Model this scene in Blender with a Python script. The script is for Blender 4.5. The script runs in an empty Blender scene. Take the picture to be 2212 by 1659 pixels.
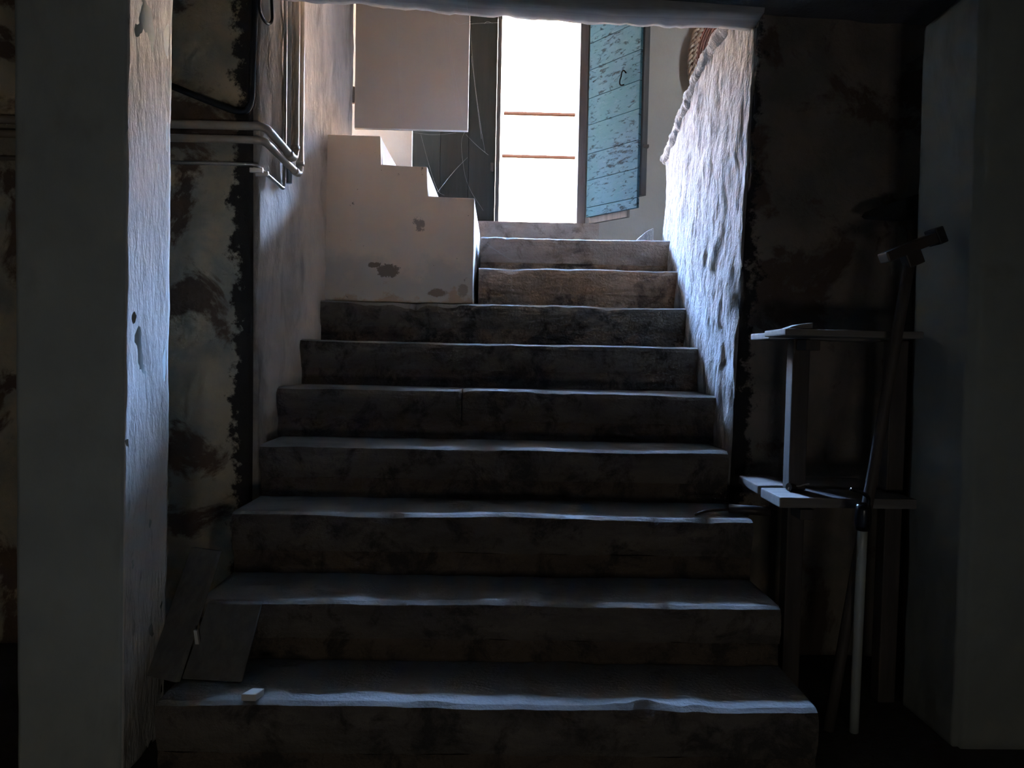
import bpy, bmesh, math, random
from mathutils import Vector, Matrix, noise

random.seed(7)
SC = bpy.context.scene
COL = SC.collection
V = Vector

# ------------------------------------------------------------------ camera
F = 1660.0                      # focal length in pixels of the 2212 wide frame
CAM_Z = 1.0                     # eye height above the cellar floor
CX, CY = 1106.0, 829.5
yc = V(((1079 - CX) / F, -(765 - CY) / F, -1.0)).normalized()
zc = V((0.0195, 1.0, 0.0)); zc = (zc - yc * zc.dot(yc)).normalized()
xc = yc.cross(zc)
W2C = Matrix(((xc.x, yc.x, zc.x), (xc.y, yc.y, zc.y), (xc.z, yc.z, zc.z)))
C2W = W2C.transposed()
cam_data = bpy.data.cameras.new('camera')
cam_data.sensor_width = 36.0
cam_data.lens = F / 2212 * 36.0
cam_data.clip_start = 0.02
cam = bpy.data.objects.new('camera', cam_data)
COL.objects.link(cam)
cam.matrix_world = Matrix.Translation((0, 0, CAM_Z)) @ C2W.to_4x4()
SC.camera = cam

def ray(px, py):
    return C2W @ V(((px - CX) / F, -(py - CY) / F, -1.0))
def PY(px, py, y):              # measured point on the plane Y = y
    w = ray(px, py); return V((0, 0, CAM_Z)) + w * (y / w.y)
def PX(px, py, x):
    w = ray(px, py); return V((0, 0, CAM_Z)) + w * (x / w.x)
def PZ(px, py, z):
    w = ray(px, py); return V((0, 0, CAM_Z)) + w * ((z - CAM_Z) / w.z)

# ------------------------------------------------------------------ world, sun, exposure
SC.view_settings.view_transform = 'Standard'
SC.view_settings.look = 'None'
SC.view_settings.gamma = 1.0
SC.view_settings.use_curve_mapping = False
SC.view_settings.exposure = 0.0
SC.cycles.use_denoising = True
SC.cycles.max_bounces = 10
SC.cycles.diffuse_bounces = 6
SC.cycles.sample_clamp_indirect = 400.0
SC.cycles.caustics_reflective = False
SC.cycles.caustics_refractive = False

world = bpy.data.worlds.new('sky'); SC.world = world
world.use_nodes = True
wn = world.node_tree
wn.nodes.clear()
w_out = wn.nodes.new('ShaderNodeOutputWorld')
w_bg = wn.nodes.new('ShaderNodeBackground')
w_sky = wn.nodes.new('ShaderNodeTexSky')
w_sky.sky_type = 'NISHITA'
w_sky.sun_disc = False
w_sky.sun_elevation = math.radians(48)
w_sky.sun_rotation = math.radians(200)
w_sky.air_density = 1.0
w_sky.dust_density = 0.4
w_sky.ozone_density = 2.0
# bright band added to the sky above the street to light the lower stair
w_tc = wn.nodes.new('ShaderNodeTexCoord'); w_sep = wn.nodes.new('ShaderNodeSeparateXYZ')
wn.links.new(w_tc.outputs['Generated'], w_sep.inputs[0])
w_band = wn.nodes.new('ShaderNodeValToRGB'); wn.links.new(w_sep.outputs[2], w_band.inputs[0])
cr = w_band.color_ramp; cr.interpolation = 'LINEAR'
cr.elements[0].position = 0.40; cr.elements[0].color = (0, 0, 0, 1)
cr.elements[1].position = 0.46; cr.elements[1].color = (1, 1, 1, 1)
for p_, v_ in ((0.62, 1), (0.72, 0)):
    e_ = cr.elements.new(p_); e_.color = (v_, v_, v_, 1)
w_az = wn.nodes.new('ShaderNodeMapRange'); wn.links.new(w_sep.outputs[1], w_az.inputs[0])
w_az.inputs[1].default_value = 0.35; w_az.inputs[2].default_value = 0.6
w_m1 = wn.nodes.new('ShaderNodeMath'); w_m1.operation = 'MULTIPLY'
wn.links.new(w_band.outputs[0], w_m1.inputs[0]); wn.links.new(w_az.outputs[0], w_m1.inputs[1])
w_m2 = wn.nodes.new('ShaderNodeMath'); w_m2.operation = 'MULTIPLY_ADD'
wn.links.new(w_m1.outputs[0], w_m2.inputs[0]); w_m2.inputs[1].default_value = 7.5; w_m2.inputs[2].default_value = 0.32
w_mul = wn.nodes.new('ShaderNodeVectorMath'); w_mul.operation = 'SCALE'
wn.links.new(w_sky.outputs[0], w_mul.inputs[0]); wn.links.new(w_m2.outputs[0], w_mul.inputs['Scale'])
wn.links.new(w_mul.outputs[0], w_bg.inputs[0])
wn.links.new(w_bg.outputs[0], w_out.inputs[0])
w_bg.inputs[1].default_value = 36.0

sun_data = bpy.data.lights.new('sun', 'SUN')
sun_data.energy = 235.0
sun_data.angle = math.radians(0.6)
sun_data.color = (1.0, 0.77, 0.57)
sun = bpy.data.objects.new('sun', sun_data); COL.objects.link(sun)
sun.rotation_euler = V((0.35, 1.0, -1.15)).to_track_quat('-Z', 'Y').to_euler()

def portal(name, loc, direction, sx, sy):
    d = bpy.data.lights.new(name, 'AREA'); d.shape = 'RECTANGLE'; d.size = sx; d.size_y = sy
    d.cycles.is_portal = True
    o = bpy.data.objects.new(name, d); COL.objects.link(o)
    o.location = loc; o.rotation_euler = V(direction).to_track_quat('-Z', 'Z').to_euler()
portal('daylight_portal_doorway', (0.0, 4.74, 2.38), (0, -1, 0), 1.2, 1.35)
portal('daylight_portal_side_window', (-1.82, 4.74, 3.22), (0, -1, 0), 1.6, 1.6)

# weak fill light added low behind the viewpoint; the wall has no vent
cw = bpy.data.lights.new('added_fill_light', 'AREA'); cw.shape = 'RECTANGLE'
cw.size = 0.5; cw.size_y = 0.25; cw.energy = 4.6; cw.color = (1.0, 0.98, 0.88)
cwo = bpy.data.objects.new('added_fill_light', cw); COL.objects.link(cwo)
cwo.location = (0.1, -1.685, 0.22); cwo.rotation_euler = V((0, 1, 0.12)).to_track_quat('-Z', 'Z').to_euler()

# ------------------------------------------------------------------ materials
def mat(name):
    m = bpy.data.materials.new(name); m.use_nodes = True
    nt = m.node_tree; b = nt.nodes['Principled BSDF']
    return m, nt, b
def N(nt, kind, **kw):
    n = nt.nodes.new(kind)
    for k, v in kw.items():
        if k in n.inputs: n.inputs[k].default_value = v
        else: setattr(n, k, v)
    return n
def coords(nt, scale=(1, 1, 1)):
    t = N(nt, 'ShaderNodeTexCoord'); mp = N(nt, 'ShaderNodeMapping')
    mp.inputs['Scale'].default_value = scale
    nt.links.new(t.outputs['Object'], mp.inputs[0]); return mp.outputs[0]
def ramp(nt, src, p0, p1):
    r = N(nt, 'ShaderNodeMapRange'); r.inputs[1].default_value = p0; r.inputs[2].default_value = p1
    nt.links.new(src, r.inputs[0]); return r.outputs[0]
def nz(nt, co, scale, detail=6, rough=0.6, dist=0.0):
    n = N(nt, 'ShaderNodeTexNoise'); n.inputs['Scale'].default_value = scale
    n.inputs['Detail'].default_value = detail; n.inputs['Roughness'].default_value = rough
    n.inputs['Distortion'].default_value = dist
    nt.links.new(co, n.inputs['Vector']); return n.outputs[0]
def mixc(nt, fac, a, b):
    m = N(nt, 'ShaderNodeMix', data_type='RGBA')
    ins = [m.inputs[0], m.inputs[6], m.inputs[7]]
    for s, x in zip(ins, (fac, a, b)):
        if hasattr(x, 'is_output'): nt.links.new(x, s)
        elif isinstance(x, (int, float)): s.default_value = x
        else: s.default_value = (*x, 1)
    return m.outputs[2]
def mth(nt, op, a, b=0.0):
    m = N(nt, 'ShaderNodeMath', operation=op)
    for s, x in zip(m.inputs, (a, b)):
        if hasattr(x, 'is_output'): nt.links.new(x, s)
        else: s.default_value = x
    return m.outputs[0]
def bump(nt, b, h, strength, dist):
    n = N(nt, 'ShaderNodeBump'); n.inputs['Strength'].default_value = strength
    n.inputs['Distance'].default_value = dist
    nt.links.new(h, n.inputs['Height']); nt.links.new(n.outputs[0], b.inputs['Normal']); return n

def plaster(name, base, alt, stain, s=6.0, stain_lo=0.55, stain_hi=0.68, bs=0.6, bd=0.01, bscale=60, vscale=0.5, rough=0.95, stain_scale=3.0):
    m, nt, b = mat(name)
    co = coords(nt); cv = coords(nt, (1, 1, vscale))
    c = mixc(nt, ramp(nt, nz(nt, co, s), 0.35, 0.65), base, alt)
    c = mixc(nt, ramp(nt, nz(nt, cv, stain_scale, 10, 0.65, 0.4), stain_lo, stain_hi), c, stain)
    nt.links.new(c, b.inputs['Base Color'])
    b.inputs['Roughness'].default_value = rough
    b.inputs['Specular IOR Level'].default_value = 0.15
    h = mth(nt, 'ADD', nz(nt, cv, bscale, 8, 0.65), mth(nt, 'MULTIPLY', nz(nt, cv, bscale * 0.25, 6, 0.6), 1.5))
    bump(nt, b, h, bs, bd)
    return m

M = {}
M['white_plaster'] = plaster('rough_white_plaster', (.40, .38, .37), (.32, .305, .295), (.15, .14, .135), s=9, stain_lo=.54, stain_hi=.72, bs=1.0, bd=.014, bscale=45, vscale=.45, stain_scale=13)
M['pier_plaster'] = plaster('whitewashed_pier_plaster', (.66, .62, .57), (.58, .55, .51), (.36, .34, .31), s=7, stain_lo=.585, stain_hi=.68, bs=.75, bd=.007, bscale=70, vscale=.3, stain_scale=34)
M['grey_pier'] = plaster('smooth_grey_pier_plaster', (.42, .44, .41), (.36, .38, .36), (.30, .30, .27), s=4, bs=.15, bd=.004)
M['stair_plaster'] = plaster('aged_stair_plaster', (.60, .52, .44), (.50, .43, .37), (.20, .165, .135), s=6, stain_lo=.47, stain_hi=.68, bs=.55, bd=.008, bscale=50, vscale=.45, stain_scale=3.2)
M['hall_plaster'] = plaster('hall_beige_plaster', (.36, .315, .27), (.33, .285, .245), (.26, .22, .185), s=3, stain_lo=.62, stain_hi=.75, bs=.2, bd=.004)
M['white_step'] = plaster('white_stair_paint', (.50, .48, .47), (.46, .44, .43), (.36, .33, .31), s=5, bs=.2)
M['facade'] = plaster('cream_limewash', (.82, .73, .62), (.78, .69, .58), (.70, .61, .50), s=3, bs=.2)
M['paving'] = plaster('pale_street_paving', (.56, .48, .39), (.52, .44, .36), (.44, .37, .30), s=5)
M['terracotta'] = plaster('near_black_brown', (.0075, .0042, .0032), (.0065, .0036, .0028), (.006, .0032, .0026), s=12)  # tile ledge colour darkened so the lines don't burn out in full sun
M['terracotta'].node_tree.nodes['Principled BSDF'].inputs['Specular IOR Level'].default_value = 0.0
M['near_black_brown'] = M['terracotta']
M['right_pier'] = plaster('dim_green_grey_pier_plaster', (.27, .28, .255), (.235, .245, .225), (.19, .19, .17), s=4, bs=.15, bd=.004)
M['ceiling'] = plaster('sooty_ceiling', (.16, .15, .14), (.12, .115, .11), (.07, .07, .065), s=4)
M['floor'] = plaster('cellar_dirt_floor', (.10, .09, .08), (.08, .07, .06), (.05, .045, .04), s=5)

# damp cellar wall: ochre-grey patches, brown bare areas, black mould margin beside the stair corner
def damp(name, a, bcol, bare, mould):
    m, nt, b = mat(name)
    co = coords(nt)
    c = mixc(nt, ramp(nt, nz(nt, co, 5, 8, .6, .3), .4, .6), a, bcol)
    c = mixc(nt, ramp(nt, nz(nt, co, 3.1, 10, .65, .5), .52, .57), c, bare)
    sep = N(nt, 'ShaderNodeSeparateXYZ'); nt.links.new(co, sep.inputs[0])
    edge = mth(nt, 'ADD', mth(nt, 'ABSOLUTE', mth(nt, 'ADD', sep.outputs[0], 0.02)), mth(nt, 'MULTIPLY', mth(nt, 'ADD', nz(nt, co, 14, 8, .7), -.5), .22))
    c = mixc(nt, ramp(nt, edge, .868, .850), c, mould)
    nt.links.new(c, b.inputs['Base Color']); b.inputs['Roughness'].default_value = .95
    b.inputs['Specular IOR Level'].default_value = .1
    bump(nt, b, nz(nt, co, 22, 8, .65), .7, .012)
    return m
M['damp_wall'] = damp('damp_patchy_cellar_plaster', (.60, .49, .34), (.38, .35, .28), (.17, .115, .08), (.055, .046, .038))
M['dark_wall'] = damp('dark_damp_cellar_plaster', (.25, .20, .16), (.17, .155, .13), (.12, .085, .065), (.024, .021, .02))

# cream stringer of the side stair: flat paint, scuffed and bare near its foot
m, nt, b = mat('cream_painted_plaster_scuffed')
co = coords(nt)
sep = N(nt, 'ShaderNodeSeparateXYZ'); nt.links.new(co, sep.inputs[0])
c = mixc(nt, ramp(nt, nz(nt, co, 3), .3, .7), (.70, .61, .53), (.66, .57, .50))
low = mth(nt, 'ADD', sep.outputs[2], mth(nt, 'MULTIPLY', mth(nt, 'ADD', nz(nt, co, 7, 8, .65), -.5), .5))
c = mixc(nt, ramp(nt, low, 1.42, 1.33), c, (.53, .50, .465))
c = mixc(nt, ramp(nt, low, 1.25, 1.22), c, (.47, .36, .27))
c = mixc(nt, ramp(nt, nz(nt, co, 16, 8, .7), .66, .70), c, (.16, .14, .125))
c = mixc(nt, ramp(nt, nz(nt, co, 60, 2, .5), .76, .79), c, (.12, .09, .07))
nt.links.new(c, b.inputs['Base Color']); b.inputs['Roughness'].default_value = .8
b.inputs['Specular IOR Level'].default_value = .2
bump(nt, b, nz(nt, co, 18, 8, .6), .25, .006)
M['stringer'] = m
def bare_patch(c_in, ctr, sx, sz, col, lo=.95, hi=1.05, amt=2.6, sc=38):
    dx = mth(nt, 'DIVIDE', mth(nt, 'ADD', sep.outputs[0], -ctr.x), sx); dz = mth(nt, 'DIVIDE', mth(nt, 'ADD', sep.outputs[2], -ctr.z), sz)
    d_ = mth(nt, 'POWER', mth(nt, 'ADD', mth(nt, 'MULTIPLY', dx, dx), mth(nt, 'MULTIPLY', dz, dz)), .5)
    d_ = mth(nt, 'ADD', d_, mth(nt, 'MULTIPLY', mth(nt, 'ADD', nz(nt, co, sc, 8, .75), -.5), amt))
    return mixc(nt, ramp(nt, d_, hi, lo), c_in, col)
c = bare_patch(c, PY(838, 584, 3.33), .045, .028, (.20, .17, .15))
c = bare_patch(c, PY(808, 572, 3.33), .03, .010, (.19, .16, .14))
c = bare_patch(c, PY(905, 485, 3.33), .035, .04, (.30, .27, .25), .55, .62, 3.2, 34)
c = bare_patch(c, PY(945, 632, 3.33), .05, .02, (.27, .22, .17), .7, .9, 2.0, 30)
c = bare_patch(c, PY(1000, 628, 3.33), .03, .04, (.33, .29, .25), .6, .8, 2.0, 30)
nt.links.new(c, b.inputs['Base Color'])

def stone(name, a, bcol, dirt, lo=.5, hi=.62, bs=.7):
    m, nt, b = mat(name)
    co = coords(nt); ch = coords(nt, (.5, 1, 1.6))
    c = mixc(nt, ramp(nt, nz(nt, ch, 7, 8, .65, .3), .38, .62), a, bcol)
    c = mixc(nt, ramp(nt, nz(nt, co, 9, 10, .7, .4), lo, hi), c, dirt)
    nt.links.new(c, b.inputs['Base Color']); b.inputs['Roughness'].default_value = .9
    b.inputs['Specular IOR Level'].default_value = .2
    bump(nt, b, mth(nt, 'ADD', nz(nt, ch, 26, 10, .7), nz(nt, co, 90, 4, .6)), bs, .012)
    return m
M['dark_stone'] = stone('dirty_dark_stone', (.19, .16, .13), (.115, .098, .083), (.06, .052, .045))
M['lit_tread_stone'] = stone('lit_grey_tread_stone', (.30, .29, .275), (.24, .23, .22), (.17, .155, .14), .58, .7, .4)  # lighter copy for tread tops: the light falling on them put into the colour
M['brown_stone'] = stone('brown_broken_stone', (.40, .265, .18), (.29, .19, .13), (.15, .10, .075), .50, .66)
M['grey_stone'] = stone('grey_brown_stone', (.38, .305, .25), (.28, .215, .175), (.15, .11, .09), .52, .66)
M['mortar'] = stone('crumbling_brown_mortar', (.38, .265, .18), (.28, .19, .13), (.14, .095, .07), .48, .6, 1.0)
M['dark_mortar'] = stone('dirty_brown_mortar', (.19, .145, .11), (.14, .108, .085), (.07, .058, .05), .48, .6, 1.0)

def wood(name, a, bcol, axis='z', rough=.8, gs=40):
    m, nt, b = mat(name)
    sc = {'x': (.08, 1, 1), 'y': (1, .08, 1), 'z': (1, 1, .08)}[axis]
    co = coords(nt, sc)
    n = nz(nt, co, gs, 8, .65, .3)
    c = mixc(nt, ramp(nt, n, .35, .65), a, bcol)
    nt.links.new(c, b.inputs['Base Color']); b.inputs['Roughness'].default_value = rough
    b.inputs['Specular IOR Level'].default_value = .25
    bump(nt, b, n, .4, .003)
    return m
M['beam_wood'] = wood('weathered_grey_beam_wood', (.46, .44, .41), (.30, .285, .27), 'x', .9, 22)
M['board_wood'] = wood('old_shelf_board_wood', (.22, .195, .17), (.14, .125, .11), 'x', .85, 30)
M['dark_wood'] = wood('dark_tool_wood', (.085, .068, .055), (.055, .045, .038), 'z', .6)
M['dim_board'] = wood('dusty_leaning_board_wood', (.17, .16, .145), (.12, .115, .105), 'z', .85)
M['frame_wood'] = wood('brown_grey_frame_wood', (.16, .125, .105), (.10, .08, .07), 'z', .8)
M['green_door'] = wood('dark_grey_green_door_paint', (.028, .028, .022), (.021, .0215, .017), 'z', .8)
M['leaf_back'] = wood('dark_unpainted_door_wood', (.075, .065, .058), (.05, .045, .04), 'z', .7)

# peeling blue paint on horizontal boards
m, nt, b = mat('peeling_blue_door_paint')
co = coords(nt, (1, 1, 1)); ch = coords(nt, (.42, .42, 1.2))
n1 = nz(nt, ch, 46, 10, .72, .4); n2 = nz(nt, co, 5, 5, .6)
flake = mth(nt, 'ADD', n1, mth(nt, 'MULTIPLY', mth(nt, 'ADD', n2, -.5), .35))
c = mixc(nt, ramp(nt, n2, .35, .65), (.034, .082, .092), (.048, .086, .108))
c = mixc(nt, ramp(nt, nz(nt, ch, 60, 6, .7), .55, .7), c, (.066, .105, .115))
c = mixc(nt, ramp(nt, flake, .575, .61), c, (.007, .011, .013))
nt.links.new(c, b.inputs['Base Color']); b.inputs['Roughness'].default_value = .8; b.inputs['Specular IOR Level'].default_value = .08
bump(nt, b, mth(nt, 'ADD', mth(nt, 'MULTIPLY', ramp(nt, flake, .55, .62), -1.0), mth(nt, 'MULTIPLY', n1, .6)), .8, .004)
M['blue_paint'] = m

def plain(name, col, rough=.5, metal=0.0, spec=.4, var=.12):
    m, nt, b = mat(name)
    co = coords(nt)
    c = mixc(nt, nz(nt, co, 12, 6, .6), tuple(x * (1 - var) for x in col), tuple(x * (1 + var) for x in col))
    nt.links.new(c, b.inputs['Base Color'])
    b.inputs['Roughness'].default_value = rough; b.inputs['Metallic'].default_value = metal
    b.inputs['Specular IOR Level'].default_value = spec
    return m
M['cream_paint'] = plain('cream_door_paint', (.40, .335, .28), .65, var=.03)
M['white_paint'] = plain('white_gloss_paint', (.75, .72, .66), .4)
M['pipe'] = plain('beige_painted_pipe', (.46, .38, .30), .32, 0, .5)
M['thin_pipe'] = plain('dull_metal_tube', (.50, .47, .44), .35, .7)
M['conduit'] = plain('grey_plastic_conduit', (.30, .30, .29), .5)
M['black'] = plain('black_rubber', (.018, .018, .018), .6)
M['gloss_black'] = plain('black_plastic', (.012, .012, .013), .25)
M['iron'] = plain('rusty_dark_iron', (.07, .055, .045), .5, .5)
M['brass'] = plain('tarnished_hinge_metal', (.17, .13, .10), .45, .6)
M['pale_metal'] = plain('pale_painted_metal', (.34, .36, .33), .4, .1)
M['pale_chip'] = plain('pale_plaster_chip', (.62, .60, .56), .9)
M['web'] = plain('dusty_cobweb', (.45, .43, .41), .9)
m, nt, b = mat('red_brown_wicker')
co = coords(nt)
c = mixc(nt, ramp(nt, nz(nt, co, 60, 3), .35, .65), (.20, .065, .035), (.12, .038, .022))
nt.links.new(c, b.inputs['Base Color']); b.inputs['Roughness'].default_value = .5
M['wicker'] = m
M['wicker_rim'] = plain('pale_wicker_rim', (.36, .24, .17), .4)

# ------------------------------------------------------------------ mesh helpers
def obj(name, bm, m, parent=None, smooth=False):
    bmesh.ops.recalc_face_normals(bm, faces=bm.faces)
    me = bpy.data.meshes.new(name)
    for x in (m if isinstance(m, (list, tuple)) else [m]):
        me.materials.append(x)
    if smooth:
        for f in bm.faces: f.smooth = True
    bm.to_mesh(me); bm.free()
    o = bpy.data.objects.new(name, me); COL.objects.link(o)
    if parent is not None:
        o.parent = parent
        o.matrix_parent_inverse = Matrix.Translation(-V(parent.location))
    return o
def tag(o, label, cat, group=None, kind=None):
    o['label'] = label; o['category'] = cat
    if group: o['group'] = group
    if kind: o['kind'] = kind
    return o
def thing(name, loc, label, cat, group=None, kind=None):
    o = bpy.data.objects.new(name, None); COL.objects.link(o); o.location = loc
    o.empty_display_size = .05
    return tag(o, label, cat, group, kind)

def box(bm, lo, hi, bevel=0.0):
    lo, hi = V(lo), V(hi)
    r = bmesh.ops.create_cube(bm, size=1.0)
    vs = r['verts']
    for v in vs:
        v.co = V(((lo.x + hi.x) / 2 + v.co.x * (hi.x - lo.x), (lo.y + hi.y) / 2 + v.co.y * (hi.y - lo.y), (lo.z + hi.z) / 2 + v.co.z * (hi.z - lo.z)))
    if bevel:
        es = list({e for v in vs for e in v.link_edges})
        bmesh.ops.bevel(bm, geom=es, offset=bevel, segments=2, affect='EDGES', profile=.6)
    return bm
def hexa(bm, a, b, bevel=0.0):
    """a, b: two matching quads (4 points each) -> a closed six-sided block"""
    va = [bm.verts.new(p) for p in a]; vb = [bm.verts.new(p) for p in b]
    fs = [bm.faces.new(va), bm.faces.new(vb[::-1])]
    for i in range(4):
        j = (i + 1) % 4
        fs.append(bm.faces.new((va[i], vb[i], vb[j], va[j])))
    if bevel:
        es = list({e for f in fs for e in f.edges})
        bmesh.ops.bevel(bm, geom=es, offset=bevel, segments=2, affect='EDGES', profile=.6)
    return bm
def prism(bm, pts, off, bevel=0.0):
    va = [bm.verts.new(p) for p in pts]; vb = [bm.verts.new(V(p) + V(off)) for p in pts]
    n = len(pts)
    fs = [bm.faces.new(va), bm.faces.new(vb[::-1])]
    for i in range(n):
        j = (i + 1) % n
        fs.append(bm.faces.new((va[i], vb[i], vb[j], va[j])))
    if bevel:
        es = list({e for f in fs for e in f.edges})
        bmesh.ops.bevel(bm, geom=es, offset=bevel, segments=2, affect='EDGES', profile=.6)
    return bm
def smooth_path(pts, it=2):
    pts = [V(p) for p in pts]
    for _ in range(it):
        q = [pts[0]]
        for a, b in zip(pts, pts[1:]):
            q += [a * .75 + b * .25, a * .25 + b * .75]
        q.append(pts[-1]); pts = q
    return pts
def tube(bm, pts, r, seg=12, caps=True):
    pts = [V(p) for p in pts]
    rf = r if callable(r) else (lambda t: r)
    n = len(pts); t0 = (pts[1] - pts[0]).normalized()
    nrm = t0.orthogonal().normalized(); rings = []
    for i, p in enumerate(pts):
        t = (pts[min(i + 1, n - 1)] - pts[max(i - 1, 0)]).normalized()
        nrm = (nrm - t * nrm.dot(t)).normalized(); bn = t.cross(nrm)
        rr = rf(i / (n - 1))
        rings.append([bm.verts.new(p + (nrm * math.cos(a) + bn * math.sin(a)) * rr) for a in [2 * math.pi * k / seg for k in range(seg)]])
    for a, b in zip(rings, rings[1:]):
        for k in range(seg):
            bm.faces.new((a[k], a[(k + 1) % seg], b[(k + 1) % seg], b[k]))
    if caps:
        bm.faces.new(rings[0][::-1]); bm.faces.new(rings[-1])
    return bm
def fr(p, freq, seed=0.0, oct=4):
    q = V(p) * freq + V((seed, seed * 1.7, seed * .3))
    return noise.fractal(q, 0.9, 2.1, oct)
def sheet(bm, S, nu, nv, back, amp, freq, nrm, seed=0.0, vs=1.0, mat_index=0):
    """a thick slab: front surface S(u,v) roughened along nrm, back = front outline + back"""
    nrm = V(nrm); back = V(back); g = []
    for i in range(nu + 1):
        row = []
        for j in range(nv + 1):
            p = V(S(i / nu, j / nv))
            q = V((p.x, p.y, p.z * vs))
            row.append(bm.verts.new(p + nrm * amp * fr(q, freq, seed)))
        g.append(row)
    for i in range(nu):
        for j in range(nv):
            bm.faces.new((g[i][j], g[i + 1][j], g[i + 1][j + 1], g[i][j + 1]))
    loop = [g[i][0] for i in range(nu + 1)] + [g[nu][j] for j in range(1, nv + 1)] + [g[i][nv] for i in range(nu - 1, -1, -1)] + [g[0][j] for j in range(nv - 1, 0, -1)]
    bl = [bm.verts.new(v.co + back) for v in loop]
    n = len(loop)
    for i in range(n):
        j = (i + 1) % n
        bm.faces.new((loop[j], loop[i], bl[i], bl[j]))
    bm.faces.new(bl)
    return bm
def interp(x, tab):
    if x <= tab[0][0]: return tab[0][1]
    for (a, b), (c, d) in zip(tab, tab[1:]):
        if x <= c: return b + (d - b) * (x - a) / (c - a)
    return tab[-1][1]
def struct(name, bm, m, label, cat, smooth=False):
    return tag(obj(name, bm, m, None, smooth), label, cat, None, 'structure')

Z = lambda h: CAM_Z + h          # height given from the eye level
WALL_Y = 2.56                    # cellar wall that holds the stair opening
DOOR_Y = 4.50                    # street wall
ROOF = Z(3.3)

# ------------------------------------------------------------------ setting: cellar shell
bm = box(bmesh.new(), (-2.4, -1.7, -.15), (2.4, 4.8, 0))
struct('floor', bm, M['floor'], 'dark dirt floor of the cellar', 'floor')
beam_h = lambda x: 1.114 if x > .73 else (1.166 - (x + .677) * .062 if x < -.125 else (1.132 - (x + .125) * .038 if x < .349 else 1.114))
ceil_h = lambda x: 1.135 + (0.73 - x) * 0.036
bm = bmesh.new()
prism(bm, [(-2.4, -1.7, Z(ceil_h(-2.4))), (2.4, -1.7, Z(ceil_h(2.4))), (2.4, -1.7, Z(1.6)), (-2.4, -1.7, Z(1.6))], (0, 4.30, 0))
struct('ceiling', bm, M['ceiling'], 'sooty low ceiling of the cellar', 'ceiling')
bm = box(bmesh.new(), (-2.55, -1.7, 0), (-2.4, 2.6, Z(1.6)))
struct('wall_cellar_left', bm, M['damp_wall'], 'dark left side wall of the cellar beyond the left pier', 'wall')
bm = box(bmesh.new(), (2.4, -1.7, 0), (2.55, 2.6, Z(1.6)))
struct('wall_cellar_right', bm, M['damp_wall'], 'dark right side wall of the cellar beyond the right pier', 'wall')
bm = box(bmesh.new(), (-2.4, -1.85, 0), (2.4, -1.7, Z(1.6)))
struct('wall_cellar_rear', bm, M['damp_wall'], 'cellar wall behind the viewpoint', 'wall')

# cellar wall either side of the stair opening
LX = lambda y: interp(y, ((2.52, -.822), (2.74, -.785), (3.33, -.752), (4.0, -.776)))
RX = lambda y: interp(y, ((2.52, .796), (2.62, .783), (2.84, .763), (3.3, .768), (3.95, .792)))
def back_left(u, v): return V((-2.4 + u * (2.4 - .828) + 0.004 * math.sin(v * 9), WALL_Y, v * (ROOF)))
bm = sheet(bmesh.new(), back_left, 110, 150, (0, .13, 0), .016, 5, (0, -1, 0), 3)
struct('wall_back_left', bm, M['damp_wall'], 'stained patchy cellar wall left of the stairs, pipes crossing it', 'wall', True)
def back_right(u, v):
    z = v * ROOF
    return V((.803 + .028 * (z - 1.0) + u * 1.59, WALL_Y, z))
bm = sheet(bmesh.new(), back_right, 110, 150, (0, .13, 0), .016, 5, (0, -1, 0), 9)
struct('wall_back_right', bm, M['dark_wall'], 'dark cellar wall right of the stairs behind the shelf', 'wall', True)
bm = box(bmesh.new(), (-.83, 2.54, Z(1.30)), (.86, 2.68, ROOF))
struct('wall_above_beam', bm, M['hall_plaster'], 'wall carried by the beam above the stair opening', 'wall')

# beam over the opening, its worn underside toward the viewer
bm = bmesh.new()
nb = 90
rows = []
for i in range(nb + 1):
    x = -.84 + 1.672 * i / nb
    hb = beam_h(x)
    w = .010 * fr((x, 0, 0), 3.5, 1.3) + .005 * fr((x, 0, 0), 16, 2.3)
    w2 = .008 * fr((x, 3, 0), 5, 1.3) + .006 * fr((x, 0, 2), 20, 4.3)
    prof = [(2.500, Z(1.34)), (2.498, Z(hb + .03)), (2.506 + w, Z(hb + .004)), (2.54, Z(hb + .3 * w)), (2.60, Z(hb + w2)), (2.632 + w, Z(hb + .003 + w2)), (2.645 + w, Z(hb + .022 + w2)), (2.645, Z(1.34))]
    rows.append([bm.verts.new((x, y, z)) for y, z in prof])
for a, b_ in zip(rows, rows[1:]):
    for k in range(8):
        bm.faces.new((a[k], a[(k + 1) % 8], b_[(k + 1) % 8], b_[k]))
bm.faces.new(rows[0]); bm.faces.new(rows[-1][::-1])
struct('trim_1', bm, M['beam_wood'], 'old grey timber beam across the top of the stair opening', 'beam', True)

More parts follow.
